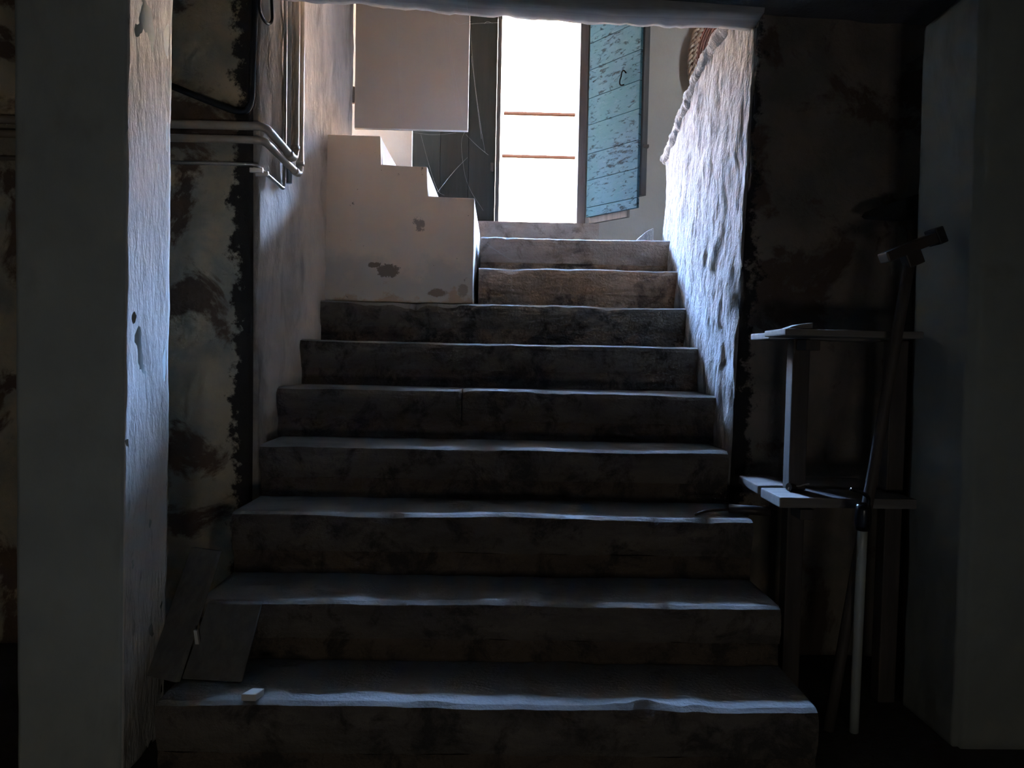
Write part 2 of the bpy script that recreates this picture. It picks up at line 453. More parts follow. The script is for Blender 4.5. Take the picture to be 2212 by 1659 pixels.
# piers nearer to the viewpoint
def pier_left():
    dn, df = 1.76, 2.0
    A = PY(275, 0, dn).x + 0; B = PY(263, 1500, dn).x
    t = PY(275, -40, dn); q = PY(262.5, 1659, dn)
    xb, xt = PY(263, 1500, dn).x, PY(275, 0, dn).x
    zb, zt = PY(263, 1500, dn).z, PY(275, 0, dn).z
    fx = lambda z: xb + (xt - xb) * (z - zb) / (zt - zb)
    bm = bmesh.new()
    # side (bright face)
    def S(u, v):
        z = v * Z(1.17); y = dn + .006 + u * (df - dn - .012)
        return V((fx(z), y, z))
    sheet(bm, S, 24, 180, (-.20, 0, 0), .0035, 14, (1, 0, 0), 4, .5)
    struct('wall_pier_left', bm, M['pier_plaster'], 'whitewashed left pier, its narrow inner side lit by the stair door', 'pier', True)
    def S2(u, v):
        z = v * Z(1.17); x0 = fx(z) - .002 - .0; x1 = PY(36, 800, dn).x
        return V((x1 + u * (x0 - x1), dn, z))
    bm = sheet(bmesh.new(), S2, 30, 120, (0, .22, 0), .003, 6, (0, -1, 0), 6)
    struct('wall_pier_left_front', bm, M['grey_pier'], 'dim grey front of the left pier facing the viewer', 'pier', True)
pier_left()
def pier_right():
    dn, df = 1.95, 2.2
    p0, p1 = PY(1997, 60, df), PY(1948, 1500, df)
    fx = lambda z: p1.x + (p0.x - p1.x) * (z - p1.z) / (p0.z - p1.z)
    zc_ = p0.z; ztop = Z(1.17)
    def S(u, v):
        z = v * ztop; x = fx(z)
        if z > zc_: x += (z - zc_) * 1.15
        return V((x + .004 * u, df - u * (df - dn), z))
    bm = sheet(bmesh.new(), S, 20, 160, (.30, 0, 0), .004, 8, (-1, 0, 0), 14, .5)
    struct('wall_pier_right', bm, M['right_pier'], 'dim grey pier at the right, tools leaning by it', 'pier', True)
    def S2(u, v):
        z = v * ztop; x = fx(z) + .016
        if z > zc_: x += (z - zc_) * 1.15
        return V((x + u * (1.65 - x), dn - .012, z))
    bm = sheet(bmesh.new(), S2, 24, 80, (0, .24, 0), .003, 6, (0, -1, 0), 8)
    struct('wall_pier_right_front', bm, M['right_pier'], 'front of the right pier at the right edge of view', 'pier', True)
pier_right()

# ------------------------------------------------------------------ stone steps
D = [1.735 + .25 * j for j in range(9)] + [4.40]
YPX = [1530, 1308, 1117, 970, 845, 742, 657, 577, 512]
HZ = [PY(1090, y, d).z for y, d in zip(YPX, D)]
SIDE_X = -.105                   # right face of the side stair
def edge_noise(x, j):
    return .015 * fr((x, j * 3.1, 0), 3.0, j) + .010 * fr((x, j * 2.3, 5), 11, j + .5)
def slab_bm(j, x0, x1, y0, y1, z0, z1, chip=1.0, notch=None):
    bm = bmesh.new(); n = max(8, int((x1 - x0) / .011)); rows = []
    for i in range(n + 1):
        x = x0 + (x1 - x0) * i / n
        e = edge_noise(x, j) * chip
        c = max(0, fr((x, j * 7.7, 2), 4.5, j * 1.9)) ** 2 * .055 * chip
        if notch:
            for nx, nw, nd in notch:
                c += nd * math.exp(-((x - nx) / nw) ** 2)
        s = .006 * fr((x, j, 9), 2.2, j * .7)      # worn dip of the tread
        f = .008 * fr((x, j, 4), 9, j)
        f2 = .010 * fr((x, j, 8), 7, j + 3)
        prof = [(y0 + .012 + f2, z0), (y0 + .004 + f, z0 + (z1 - z0) * .3), (y0 + f * .5 + e * .3, z0 + (z1 - z0) * .62),
                (y0 + e * .4 + c * .3, z1 - .020 - c * .5), (y0 + .006 + e * .5 + c, z1 - .006 - c * .3 + s), (y0 + .020 + e * .5 + c * 1.2, z1 + s),
                (y0 + .10, z1 + s * .7), (y0 + .19, z1 - .001), (y1, z1 - .001), (y1, z0)]
        rows.append([bm.verts.new((x, y, z)) for y, z in prof])
    k = len(rows[0])
    for a, b_ in zip(rows, rows[1:]):
        for q in range(k):
            fc = bm.faces.new((a[q], a[(q + 1) % k], b_[(q + 1) % k], b_[q]))
            fc.material_index = 1 if q in (4, 5, 6, 7) else 0
    bm.faces.new(rows[0]); bm.faces.new(rows[-1][::-1])
    return bm
def riser_bm(j, x0, x1, y0, y1, z0, z1):
    bm = bmesh.new()
    def S(u, v): return V((x0 + u * (x1 - x0), y0 + .012, z0 + v * (z1 - z0)))
    return sheet(bm, S, max(8, int((x1 - x0) / .02)), 6, (0, y1 - y0 - .012, 0), .012, 9, (0, -1, 0), j * 2.2)
step_labels = [
    'bottom stone step, widest blue-lit tread, a white chip lying at its left',
    'second stone step from the bottom, a board leaning against its front',
    'third stone step from the bottom, badly splintered lit edge and an iron bar on it',
    'fourth stone step from the bottom, level with the foot of the lit right wall',
    'fifth stone step from the bottom, its lit edge split by a crack',
    'sixth stone step from the bottom, thin pale edge line below the stepped cream wall',
    'seventh stone step from the bottom, dark front right under the stepped cream wall',
    'eighth stone step from the bottom, brown broken front with a flaked edge',
    'topmost narrow stone step just below the street door sill',
]
for j in range(9):
    top = HZ[j]; bot = HZ[j - 1] if j else 0.0
    x0 = -.77 if j < 7 else SIDE_X + .004
    x1 = .757 if j < 4 else RX(D[j]) + .018 + .028 * (HZ[j] - 1.0)
    if 4 <= j < 7: x0 = LX(D[j]) - .004
    y0 = D[j]; y1 = D[j + 1] + .09 if j < 8 else 4.49
    th = (top - bot) * (.62 if j < 8 else .70)
    t = thing('stone_step', ((x0 + x1) / 2, y0, bot), step_labels[j], 'step', 'worn stone steps of the cellar stair')
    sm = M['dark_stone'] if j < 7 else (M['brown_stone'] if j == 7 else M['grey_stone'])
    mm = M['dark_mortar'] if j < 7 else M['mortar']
    if j == 4:                                        # cracked slab
        xk = PY(998, 845, y0).x
        obj('slab', slab_bm(j, x0, xk - .002, y0, y1, top - th, top, 1.0, [(xk, .012, .03)]), [sm, M['lit_tread_stone']], t)
        obj('slab', slab_bm(j, xk + .002, x1, y0, y1, top - th, top, 1.0, [(xk, .02, .02)]), [sm, M['lit_tread_stone']], t)
    else:
        nt_ = {2: [(PY(1415, 1117, y0).x, .012, .02), (PY(1230, 1117, y0).x, .06, -.02)], 0: [(PY(1510, 1535, y0).x, .03, .012)], 1: [(PY(1440, 1310, y0).x, .02, .014)],
               7: [(PY(1105, 577, y0).x, .05, .02)], 8: [(PY(1095, 512, y0).x, .02, .012)], 6: [(PY(1225, 655, y0).x, .03, .012)]}.get(j)
        obj('slab', slab_bm(j, x0, x1, y0, y1, top - th, top, 1.3 if j in (2, 6, 7) else .9, nt_), [sm, M['lit_tread_stone']], t)
    obj('riser_base', riser_bm(j, x0, x1, y0 + .004, y0 + .16, bot, top - th), mm, t)
# solid ground under the flight so that nothing is hollow
bm = bmesh.new()
for j in range(1, 9):
    box(bm, (-.74 if j < 7 else -.09, D[j] + .17, -.1), (.72, (D[j + 1] + .09) if j < 8 else 4.49, HZ[j] - (HZ[j] - HZ[j - 1]) * .75))
struct('trim_2', bm, M['dark_mortar'], 'rubble fill beneath the stone steps', 'masonry')

# ------------------------------------------------------------------ stairwell walls
HL = HZ[8]                        # landing / hall floor level
def left_wall(u, v):
    y = WALL_Y + .03 + u * (4.0 - WALL_Y - .03); z = v * ROOF
    return V((LX(y), y, z))
bm = sheet(bmesh.new(), left_wall, 110, 170, (-.16, 0, 0), .010, 6, (1, 0, 0), 5, .6)
struct('wall_stair_left', bm, M['stair_plaster'], 'stained left wall of the stairwell with pipes on it', 'wall', True)
bm = box(bmesh.new(), (-.92, 3.99, Z(2.98)), (-.77, 4.5, ROOF))
struct('wall_over_side_doorway', bm, M['hall_plaster'], 'wall over the side doorway at the left of the landing', 'wall')

RTOP = lambda y: interp(y, ((2.60, 1.10), (2.66, 1.25), (2.92, 1.24), (3.3, 1.195), (3.65, 1.10), (3.95, 1.03)))
def right_wall(u, v):
    y = 2.585 + u * (3.95 - 2.585); z = -0.0 + v * (Z(RTOP(y)))
    return V((RX(y) + .028 * (z - 1.0) + .012, y, z))
bm = sheet(bmesh.new(), right_wall, 150, 220, (.17, 0, 0), .013, 9, (-1, 0, 0), 21, .55)
wr = struct('wall_stair_right', bm, M['white_plaster'], 'rough white plastered parapet wall on the right of the stairs', 'wall', True)
bm = bmesh.new()
pts = []
for i in range(150):
    y = 3.985 - i / 149 * (3.985 - 2.68)
    yy = min(y, 3.95)
    pts.append(V((RX(yy) + .028 * RTOP(yy) + .022 + .003 * math.sin(i * .37), y, Z(RTOP(yy) - .012) + .006 * fr((0, y, 0), 12, 2))))
tube(bm, pts, .033, 24)
for v in bm.verts:
    q = V((v.co.x * 1.3, v.co.y * .8, v.co.z * 1.3))
    c = v.co
    d = fr((c.x, c.y * .45, c.z), 13, 3) * .007 + fr((c.x, c.y * .6 + c.z * .5, c.z), 48, 5) * .008
    cen = min(pts, key=lambda p: (p - c).length_squared)
    v.co = c + (c - cen).normalized() * d
cp = obj('coping', bm, M['white_plaster'], wr, True)

# side stair (stepped cream wall with white treads)
h1, h2, h3 = PY(975, 427, 3.33).z, PY(875, 359, 3.33).z, PY(770, 292, 3.33).z
xa, xb_, xc_ = PY(1025, 432, 3.33).x, PY(923, 362, 3.33).x, PY(822, 296, 3.33).x
SIDE_X = xa
prof = [(-.765, HZ[6] + .004), (xa, HZ[6] + .004), (xa, h1), (xb_, h1), (xb_, h2), (xc_, h2), (xc_, h3), (-.765, h3)]
t = thing('side_staircase', (-.4, 3.33, HZ[6]), 'cream stepped side stair rising left from the landing to the side door', 'stairs')
bm = bmesh.new()
prism(bm, [(x, 3.33, z) for x, z in prof], (0, .05, 0), .004)
obj('stepped_face', bm, M['stringer'], t)
bm = bmesh.new()
prism(bm, [(x - .001, 3.375, z) for x, z in [(-.765, HZ[6] + .004), (xa, HZ[6] + .004), (xa, h1 - .001), (xb_, h1 - .001), (xb_, h2 - .001), (xc_, h2 - .001), (xc_, h3 - .001), (-.765, h3 - .001)]], (0, 1.11, 0), .004)
obj('white_steps', bm, M['white_step'], t)
THR = Z(1.09)
bm = box(bmesh.new(), (-.93, 4.02, h3 - .3), (-.70, 4.485, THR), .006)
struct('trim_3', bm, M['facade'], 'white threshold of the side doorway', 'threshold')

# street wall with the doorway
OX0, OX1 = PY(888, 420, DOOR_Y).x, PY(1268, 300, DOOR_Y).x
SILL = PY(1160, 481, 4.42).z
TOPD = Z(2.02)
bm = bmesh.new()
WX0, WX1, WZ0, WZ1 = -2.6, -1.05, Z(1.45), Z(3.0)
YB = DOOR_Y + .22
for lo, hi in (((OX1, DOOR_Y, 0), (2.9, YB, ROOF)), ((WX1, DOOR_Y, 0), (OX0, YB, ROOF)), ((-2.9, DOOR_Y, 0), (WX0, YB, ROOF)),
               ((WX0, DOOR_Y, 0), (WX1, YB, WZ0)), ((WX0, DOOR_Y, WZ1), (WX1, YB, ROOF)), ((OX0, DOOR_Y, TOPD), (OX1, YB, ROOF)), ((OX0, DOOR_Y, 0), (OX1, YB, SILL - .2))):
    box(bm, lo, hi)
struct('wall_street', bm, M['hall_plaster'], 'beige plastered wall holding the street door', 'wall')
bm = bmesh.new()
def S(u, v): return V((OX0 - .03 + u * (OX1 - OX0 + .10), 4.41, HL + .002 + v * (SILL - HL)))
sheet(bm, S, 60, 8, (0, .32, 0), .010, 9, (0, -1, 0), 31)
struct('trim_4', bm, M['grey_stone'], 'worn stone sill of the street door', 'sill')

# hall on the right, upper floor, far walls, roof
bm = box(bmesh.new(), (.80, 3.99, HL - .12), (2.75, DOOR_Y, HL))
box(bm, (1.02, 2.70, HL - .12), (2.75, 3.99, HL))
struct('floor_hall', bm, M['floor'], 'hall floor beyond the parapet at the right', 'floor')
bm = box(bmesh.new(), (2.75, 2.6, 0), (2.9, DOOR_Y, ROOF))
struct('wall_hall_right', bm, M['hall_plaster'], 'far right wall of the hall beyond the parapet', 'wall')
bm = box(bmesh.new(), (-2.9, 2.70, 0), (-2.75, DOOR_Y, ROOF))
struct('wall_room_left', bm, M['facade'], 'far wall of the side room behind the cream door', 'wall')
bm = box(bmesh.new(), (-2.75, 2.70, THR - .12), (-.93, DOOR_Y, THR - .001))
struct('floor_room', bm, M['paving'], 'floor of the side room behind the cream door', 'floor')
bm = box(bmesh.new(), (-3.0, -1.9, ROOF), (3.0, 4.8, ROOF + .15))
struct('ceiling_upper', bm, M['hall_plaster'], 'ceiling over the stairwell and hall', 'ceiling')

# plaster fillet where the right wall meets the landing
bm = bmesh.new()
prism(bm, [(.78, 3.955, HL), (.655, 3.955, HL), (.685, 3.955, HL + .025), (.735, 3.955, HL + .075), (.78, 3.955, HL + .10)], (0, .16, 0), .01)
struct('trim_5', bm, M['white_plaster'], 'sloping white plaster lump at the foot of the parapet end', 'plaster')

# ------------------------------------------------------------------ doors
# closed left leaf: vertical grey green planks
lx0, lx1 = OX0 + .006, PY(1074, 400, 4.47).x
d1 = thing('door_1', (lx0, 4.5, SILL), 'closed dark grey-green plank leaf of the street door', 'door', None, 'structure')
seams = [lx0, PY(950, 400, 4.47).x, PY(1011, 400, 4.47).x, lx1 - .012]
for a, b_ in zip(seams, seams[1:]):
    bm = box(bmesh.new(), (a + .0008, 4.47, SILL + .004), (b_ - .0008, 4.495, TOPD - .01), .003)
    obj('plank', bm, M['green_door'], d1)
obj('backing', box(bmesh.new(), (lx0, 4.4955, SILL + .004), (lx1 - .013, 4.52, TOPD - .003)), M['leaf_back'], d1)
bm = box(bmesh.new(), (lx1 - .012, 4.455, SILL + .004), (lx1 + .012, 4.51, TOPD - .01), .004)
obj('edge_strip', bm, M['leaf_back'], d1)
bm = bmesh.new()
pq = PY(1063, 360, 4.452)
box(bm, (pq.x - .008, 4.440, pq.z - .025), (pq.x + .008, 4.470, pq.z + .02), .003)
obj('bolt', bm, M['iron'], d1)
# frame post on the right
fx0, fx1 = PY(1249, 300, 4.5).x, PY(1270, 300, 4.5).x
bm = box(bmesh.new(), (fx0, 4.49, SILL + .001), (OX1 - .001, 4.60, TOPD - .005), .004)
struct('trim_6', bm, M['frame_wood'], 'brown grey wooden post of the street door frame', 'door frame')

# blue leaf swung inward
hinge = V((PY(1268, 300, 4.46).x + .004, 4.455, 0)); free = V((PY(1379, 300, 4.13).x, 4.13, 0))
ex = (free - hinge); wleaf = ex.length; ex.normalize(); ey = V((-ex.y, ex.x, 0))  # ey points to the back side
if ey.y < 0: ey = -ey
zb = PY(1267, 470, 4.455).z
d2 = thing('door_2', (hinge.x, hinge.y, zb), 'open street door leaf of horizontal boards in peeling blue paint', 'door', None, 'structure')
def leaf_pt(a, b_, z): return hinge + ex * a + ey * b_ + V((0, 0, z))
def leaf_box(a0, a1, b0, b1, z0, z1, bevel=.003):
    bm = bmesh.new()
    A = [leaf_pt(a0, b0, z0), leaf_pt(a1, b0, z0), leaf_pt(a1, b1, z0), leaf_pt(a0, b1, z0)]
    B = [leaf_pt(a0, b0, z1), leaf_pt(a1, b0, z1), leaf_pt(a1, b1, z1), leaf_pt(a0, b1, z1)]
    return hexa(bm, A, B, bevel)
zz = zb; k = 0
hs = [.055, .155, .15, .165, .15, .16, .15, .16, .15, .16, .15, .16, .15, .16, .15, .15]
while zz < TOPD - .05 and k < len(hs):
    z1 = min(zz + hs[k], TOPD - .02)
    obj('board', leaf_box(0, wleaf, 0, .018, zz + .0012, z1 - .0012, .0025), M['blue_paint'], d2)
    zz = z1; k += 1
obj('back_frame', leaf_box(.03, wleaf + .012, .0185, .058, zb + .07, TOPD - .02), M['leaf_back'], d2)
obj('bottom_rail', leaf_box(.005, wleaf - .09, .019, .04, zb - .035, zb + .068), M['frame_wood'], d2)
# hook handle on the blue leaf
def on_leaf(px, py, off=-.012):
    w = ray(px, py); o = V((0, 0, CAM_Z))
    p0 = leaf_pt(0, off, 0); n = ey
    s = (p0 - o).dot(n) / w.dot(n); return o + w * s
hk = [on_leaf(1352, 157, .0), on_leaf(1352, 157), on_leaf(1347, 151), on_leaf(1343, 155), on_leaf(1342, 165), on_leaf(1339, 172), on_leaf(1338, 180), on_leaf(1341, 185), on_leaf(1347, 183), on_leaf(1347, 183, .0)]
obj('hook_handle', tube(bmesh.new(), smooth_path(hk), .0035, 8), M['terracotta'], d2, True)
pb = on_leaf(1392, 318, .05)
obj('latch', box(bmesh.new(), pb + V((-.012, -.03, -.008)), pb + V((.02, .0, .008)), .003), M['iron'], d2)

# cream side door, opened across the stairwell
cx0, cx1 = PY(766, 200, 4.02).x, PY(1012, 200, 4.02).x
czb = PY(880, 279, 4.02).z
d3 = thing('door_3', (cx0, 4.02, czb), 'plain cream side door standing open over the stepped side stair', 'door', None, 'structure')
bm = box(bmesh.new(), (cx0, 4.02, czb), (cx1, 4.052, Z(2.95)), .003)
obj('door_panel', bm, M['cream_paint'], d3)
pz = PY(761, 204, 4.02)
bm = bmesh.new()
tube(bm, [(pz.x, 4.03, pz.z - .042), (pz.x, 4.03, pz.z - .002)], .011, 12)
tube(bm, [(pz.x, 4.03, pz.z + .002), (pz.x, 4.03, pz.z + .042)], .0105, 12)
box(bm, (pz.x - .003, 4.024, pz.z - .04), (pz.x + .024, 4.034, pz.z + .04))
obj('hinge', bm, M['brass'], d3)
# door frame of the side doorway (far and near jamb)
bm = box(bmesh.new(), (-.925, 4.002, THR), (-.80, 4.016, Z(2.95)), .002)
struct('trim_7', bm, M['white_paint'], 'white near jamb of the side doorway', 'door frame')

# ------------------------------------------------------------------ street outside
bm = box(bmesh.new(), (-16, DOOR_Y + .24, SILL - .35), (16, 15.0, SILL - .05))
struct('floor_street', bm, M['paving'], 'pale street paving outside the door', 'street')
bm = box(bmesh.new(), (-6.0, DOOR_Y + .221, Z(3.22)), (6.0, 7.0, Z(3.32)))  # unseen canopy added to cut the high sky off from the stair
struct('ceiling_sky_blocker', bm, M['beam_wood'], 'added unseen canopy outside the street door, blocking the high sky', 'light blocker')
for px_ in (-5.8, 5.7):
    box_ = box(bmesh.new(), (px_, 6.85, SILL - .06), (px_ + .12, 6.97, Z(3.22)))
    struct('trim_8' if px_ < 0 else 'trim_9', box_, M['frame_wood'], ('left' if px_ < 0 else 'right') + ' added wooden post under the unseen sky-blocking canopy outside', 'post')
FY = 14.0
fz = 7.2
b0 = thing('street_building', (.3, FY, SILL - .05), 'sunlit pale building across the street with thin darkened tile ledges, seen through the doorway', 'building')
bm = box(bmesh.new(), (-15, FY, SILL - .05), (15, FY + 2.0, fz))
obj('facade_wall', bm, M['facade'], b0)
for (xa_, xb2, py) in ((1088, 1242, 248), (1084, 1242, 340)):
    p0, p1 = PY(xa_, py - 1, FY), PY(xb2, py + 1.5, FY)
    zc2 = (p0.z + p1.z) / 2
    bm = bmesh.new()
    box(bm, (p0.x, FY - .10, zc2 - .018), (p1.x, FY - .0005, zc2 + .018), .003)
    obj('tile_ledge', bm, M['terracotta'], b0)
p0, p1 = PY(1086, 362, FY), PY(1154, 364, FY)
bm = bmesh.new()
for k in range(12):
    x = p0.x + (p1.x - p0.x) * (k + .5) / 12
    box(bm, (x - .008, FY - .03, p0.z - .022), (x + .008, FY - .0005, p0.z + .012), .003)
box(bm, (p0.x, FY - .04, p0.z + .012), (p1.x, FY - .0005, p0.z + .024))
obj('dentil_strip', bm, M['facade'], b0)

# ------------------------------------------------------------------ pipes on the left
def fillet(p, r, n=6):
    p = [V(q) for q in p]; out = [p[0]]
    for a, b_, c in zip(p, p[1:], p[2:]):
        d0, d1_ = (a - b_), (c - b_)
        k = min(r, d0.length * .45, d1_.length * .45)
        s_, e_ = b_ + d0.normalized() * k, b_ + d1_.normalized() * k
        for i in range(n + 1):
            t_ = i / n
            out.append(s_ * (1 - t_) ** 2 + b_ * 2 * t_ * (1 - t_) + e_ * t_ ** 2)
    return out + [p[-1]]
def pipe_path(px_l, py_corner, elbow, off, yb, xoff):
    """along the cellar wall, round the corner, back along the stair wall, then up"""
    zr = PY(460, py_corner, yb).z
    xw = LX(2.8) + xoff
    e = PX(elbow[0], elbow[1], xw)
    xk = LX(2.56) + xoff - .012
    return [V((-2.3, yb, zr)), V((xk, yb, zr)), V((xw, e.y, e.z)), V((xw, e.y, Z(2.9)))]
pA = pipe_path(0, 270, (637, 347), 0, 2.505, .062)
pB = pipe_path(0, 300, (648, 380), 0, 2.505, .058)
pC = pipe_path(0, 353, (614, 410), 0, 2.520, .028)
for ctrl_, r_, mt_, lab, nm in ((pA, .0135, M['pipe'], 'upper of the two thick beige pipes bending round the left stair corner', 'water_pipe'),
                               (pB, .0125, M['pipe'], 'lower of the two thick beige pipes bending round the left stair corner', 'water_pipe')):
    t = thing(nm, ctrl_[2], lab, 'pipe', 'beige pipes on the left stair wall')
    obj('pipe_run', tube(bmesh.new(), fillet(ctrl_, .03), r_, 16), mt_, t, True)
    e_ = ctrl_[2]; bk = (ctrl_[1] - ctrl_[2]).normalized()
    obj('elbow_collar', tube(bmesh.new(), [e_ + V((0, 0, .034)), e_ + V((0, 0, .05))], r_ * 1.18, 16), mt_, t, True)
    obj('elbow_collar', tube(bmesh.new(), [e_ + bk * .034, e_ + bk * .050], r_ * 1.15, 16), mt_, t, True)
t = thing('thin_tube', pC[2], 'thin dull metal tube below the two beige pipes on the left', 'pipe')
obj('pipe_run', tube(bmesh.new(), fillet(pC, .02), .0062, 12), M['thin_pipe'], t, True)
for (px_, py_) in ((563, 368), (575, 376)):
    q = PX(px_, py_, LX(2.6) + .035)
    obj('clip', box(bmesh.new(), (q.x - .035, q.y - .005, q.z - .008), (q.x + .008, q.y + .005, q.z + .008), .003), M['thin_pipe'], t)
cxw = LX(2.78) + .016
q = PX(622, 200, cxw)
bm = tube(bmesh.new(), [(cxw, q.y, PX(620, 395, cxw).z), (cxw, q.y, Z(2.9))], .017, 14)
tag(obj('conduit', bm, M['conduit'], None, True), 'grey vertical conduit behind the beige pipes on the left stair wall', 'pipe')

# black cables at the corner
cb = lambda px, py, y=2.525: PY(px, py, y)
pts_ = [cb(300, 160), cb(372, 186), cb(420, 206), cb(470, 226), cb(515, 243), cb(535, 238), cb(543, 215), cb(545, 150), cb(549, 60), cb(551, 0), cb(551, -10)]
tag(obj('power_cable', tube(bmesh.new(), smooth_path(pts_), .011, 10), M['black'], None, True), 'thick black cable sagging across the upper left cellar wall', 'cable')
q = lambda px, py: PX(px, py, LX(2.6) + .02)
pts_ = [q(560, -6), q(560, 18), q(567, 40), q(578, 53), q(588, 48), q(588, 25), q(586, -6)]
tag(obj('cable_loop', tube(bmesh.new(), smooth_path(pts_), .005, 8), M['black'], None, True), 'small black cable loop hanging under the beam by the grey conduit', 'cable')

# ------------------------------------------------------------------ wicker tray on the hall wall
R_ = .46
ctr = V((PY(1492, 125, 4.44).x + R_, 4.452, PY(1492, 128, 4.44).z))
t = thing('wicker_tray', ctr + V((0, .04, 0)), 'round red-brown wicker tray hung on the hall wall beyond the parapet', 'basket')
bm = bmesh.new()
for k in range(34):                                  # woven rings of the bowl
    rr = R_ * (k + 1) / 35
    y = ctr.y + .03 - .022 * (rr / R_) ** 3
    pts_ = []
    n = 120
    for i in range(n + 1):
        a = 2 * math.pi * i / n
        wv = .004 * math.sin(30 * a + math.pi * (k % 2))
        pts_.append(V((ctr.x + rr * math.cos(a), y + wv, ctr.z + rr * math.sin(a))))
    tube(bm, pts_, .0075, 6, False)
obj('woven_bowl', bm, M['wicker'], t, True)
bm = bmesh.new()
for (rr, dy, rad) in ((R_, .008, .011), (R_ - .024, .002, .009)):
    for ph in (0, math.pi):
        pts_ = [V((ctr.x + (rr + rad * .8 * math.cos(46 * a + ph)) * math.cos(a), ctr.y + dy + rad * .8 * math.sin(46 * a + ph), ctr.z + (rr + rad * .8 * math.cos(46 * a + ph)) * math.sin(a))) for a in [2 * math.pi * i / 460 for i in range(461)]]
        tube(bm, pts_, rad * .8, 6, False)
obj('plaited_rim', bm, M['wicker_rim'], t, True)

# ------------------------------------------------------------------ shelf at the right
bx0 = .785
zl = PY(1680, 1064, 2.18).z; zu = PY(1680, 712, 2.18).z
t = thing('shelf_rack', (.95, 2.25, 0), 'rough wooden shelf rack against the dark wall right of the stairs', 'shelf')
def board(x0, x1, y0, y1, z, th, nm):
    bm = box(bmesh.new(), (x0, y0, z - th), (x1, y1, z), .004)
    bmesh.ops.subdivide_edges(bm, edges=[e for e in bm.edges if abs(e.verts[0].co.x - e.verts[1].co.x) > .1], cuts=6)
    for v in bm.verts: v.co.z += .003 * fr(v.co, 8, x0 + y0)
    return obj(nm, bm, M['board_wood'], t)
board(bx0 - .004, 1.165, 2.275, 2.46, zl + .004, .026, 'shelf_board')
board(bx0, 1.17, 2.105, 2.262, zl, .028, 'shelf_board')
board(bx0 + .02, 1.165, 2.29, 2.46, zu - .004, .02, 'shelf_board')
board(bx0, 1.17, 2.105, 2.275, zu, .019, 'shelf_board')
for px_ in (.845, 1.13):
    bm = box(bmesh.new(), (px_, 2.20, 0), (px_ + .05, 2.25, zl - .031), .004)
    obj('post', bm, M['dark_wood'], t)
    bm = box(bmesh.new(), (px_, 2.20, zl + .004), (px_ + .05, 2.25, zu - .024), .004)
    obj('post', bm, M['dark_wood'], t)
for zq in (zl - .036, zu - .028):
    bm = box(bmesh.new(), (.85, 2.12, zq - .03), (.89, 2.19, zq), .003)
    obj('bracket', bm, M['dark_wood'], t)
a = PY(1722, 711, 2.13); 
bm = bmesh.new()
pz0 = zu + .002
xq = PY(1724, 711, 2.12).x; xr = PY(1755, 697, 2.12).x; zt_ = PY(1755, 697, 2.12).z
prism(bm, [(xq - .03, 2.118, pz0), (xr, 2.118, pz0), (xr + .001, 2.118, zt_), (xq, 2.118, zt_ - .006)], (0, .05, 0), .002)
tag(obj('wood_offcut', bm, M['board_wood']), 'small pale wooden offcut lying on the upper shelf board', 'offcut')
pts_ = [PY(1702, 1058, 2.2), PY(1704, 1052, 2.2), PY(1716, 1050, 2.2), PY(1728, 1050, 2.2), PY(1736, 1047, 2.2), PY(1748, 1045, 2.2)]
pts_[0].z = zl + .004
tag(obj('bent_wire', tube(bmesh.new(), smooth_path(pts_, 1), .0022, 6), M['thin_pipe']), 'short bent wire lying on the lower shelf boards', 'wire')
q = PY(1700, 1053, 2.24)
bm = bmesh.new(); tube(bm, [(q.x - .01, 2.20, zl + .013), (q.x + .03, 2.22, zl + .013)], .012, 10)
tag(obj('small_spool', bm, M['iron']), 'small dark spool beside the bent wire on the lower shelf', 'spool')

# iron bar on the third step
zs = HZ[2] + .012
t = thing('iron_bar', (PY(1600, 1108, 2.40).x, 2.38, HZ[2]), 'dark iron bar with a thin bent end on the third step', 'tool')
p0, p1 = PZ(1574, 1112, zs), PZ(1662, 1117, zs)
p0 = V((PY(1574, 1110, 2.33).x, 2.33, zs + .006)); p1 = V((PY(1662, 1118, 2.30).x, 2.29, zs + .006))
obj('bar', tube(bmesh.new(), [p0, p0.lerp(p1, .5), p1], .014, 10), M['iron'], t, True)
w0 = V((PY(1502, 1121, 2.27).x, 2.27, HZ[2] + .010)); w1 = V((PY(1530, 1113, 2.31).x, 2.31, HZ[2] + .016))
obj('bent_rod', tube(bmesh.new(), smooth_path([w0, w1, p0 + V((-.03, -.003, -.004)), p0 + V((.02, 0, 0))], 2), .0045, 8), M['iron'], t, True)

# ------------------------------------------------------------------ tools at the right
def line_at(a, b_, r, seg=14, n=8):
    return tube(bmesh.new(), [a.lerp(b_, i / n) for i in range(n + 1)], r, seg)
topA = PY(1968, 548, 2.05); 
botA = PZ(1789, 1577, .004)
t = thing('push_broom', botA, 'upside-down push broom with dark wooden handle leaning on the right pier', 'broom')
obj('handle', line_at(botA, topA, .0145), M['dark_wood'], t, True)
hA, hB = PY(1908, 558, 2.03), PY(2022, 512, 2.03)
dv = (hB - hA).normalized(); up = V((0, 0, 1)); up = (up - dv * up.dot(dv)).normalized(); sd = dv.cross(up)
def obox(c, hx, hy, hz, bev=.004):
    A = [c - dv * hx + sd * a - up * hz for a in (-hy, hy)] ; 
    lo = [c - dv * hx - sd * hy - up * hz, c + dv * hx - sd * hy - up * hz, c + dv * hx + sd * hy - up * hz, c - dv * hx + sd * hy - up * hz]
    return hexa(bmesh.new(), lo, [p + up * 2 * hz for p in lo], bev)
obj('broom_head', obox((hA + hB) / 2, (hB - hA).length / 2, .025, .014), M['iron'], t)
obj('end_block', obox(PY(2022, 511, 2.03), .012, .028, .022), M['black'], t)
tr = obox(topA + V((0, -.004, -.012)), .022, .018, .022); obj('socket', tr, M['iron'], t)

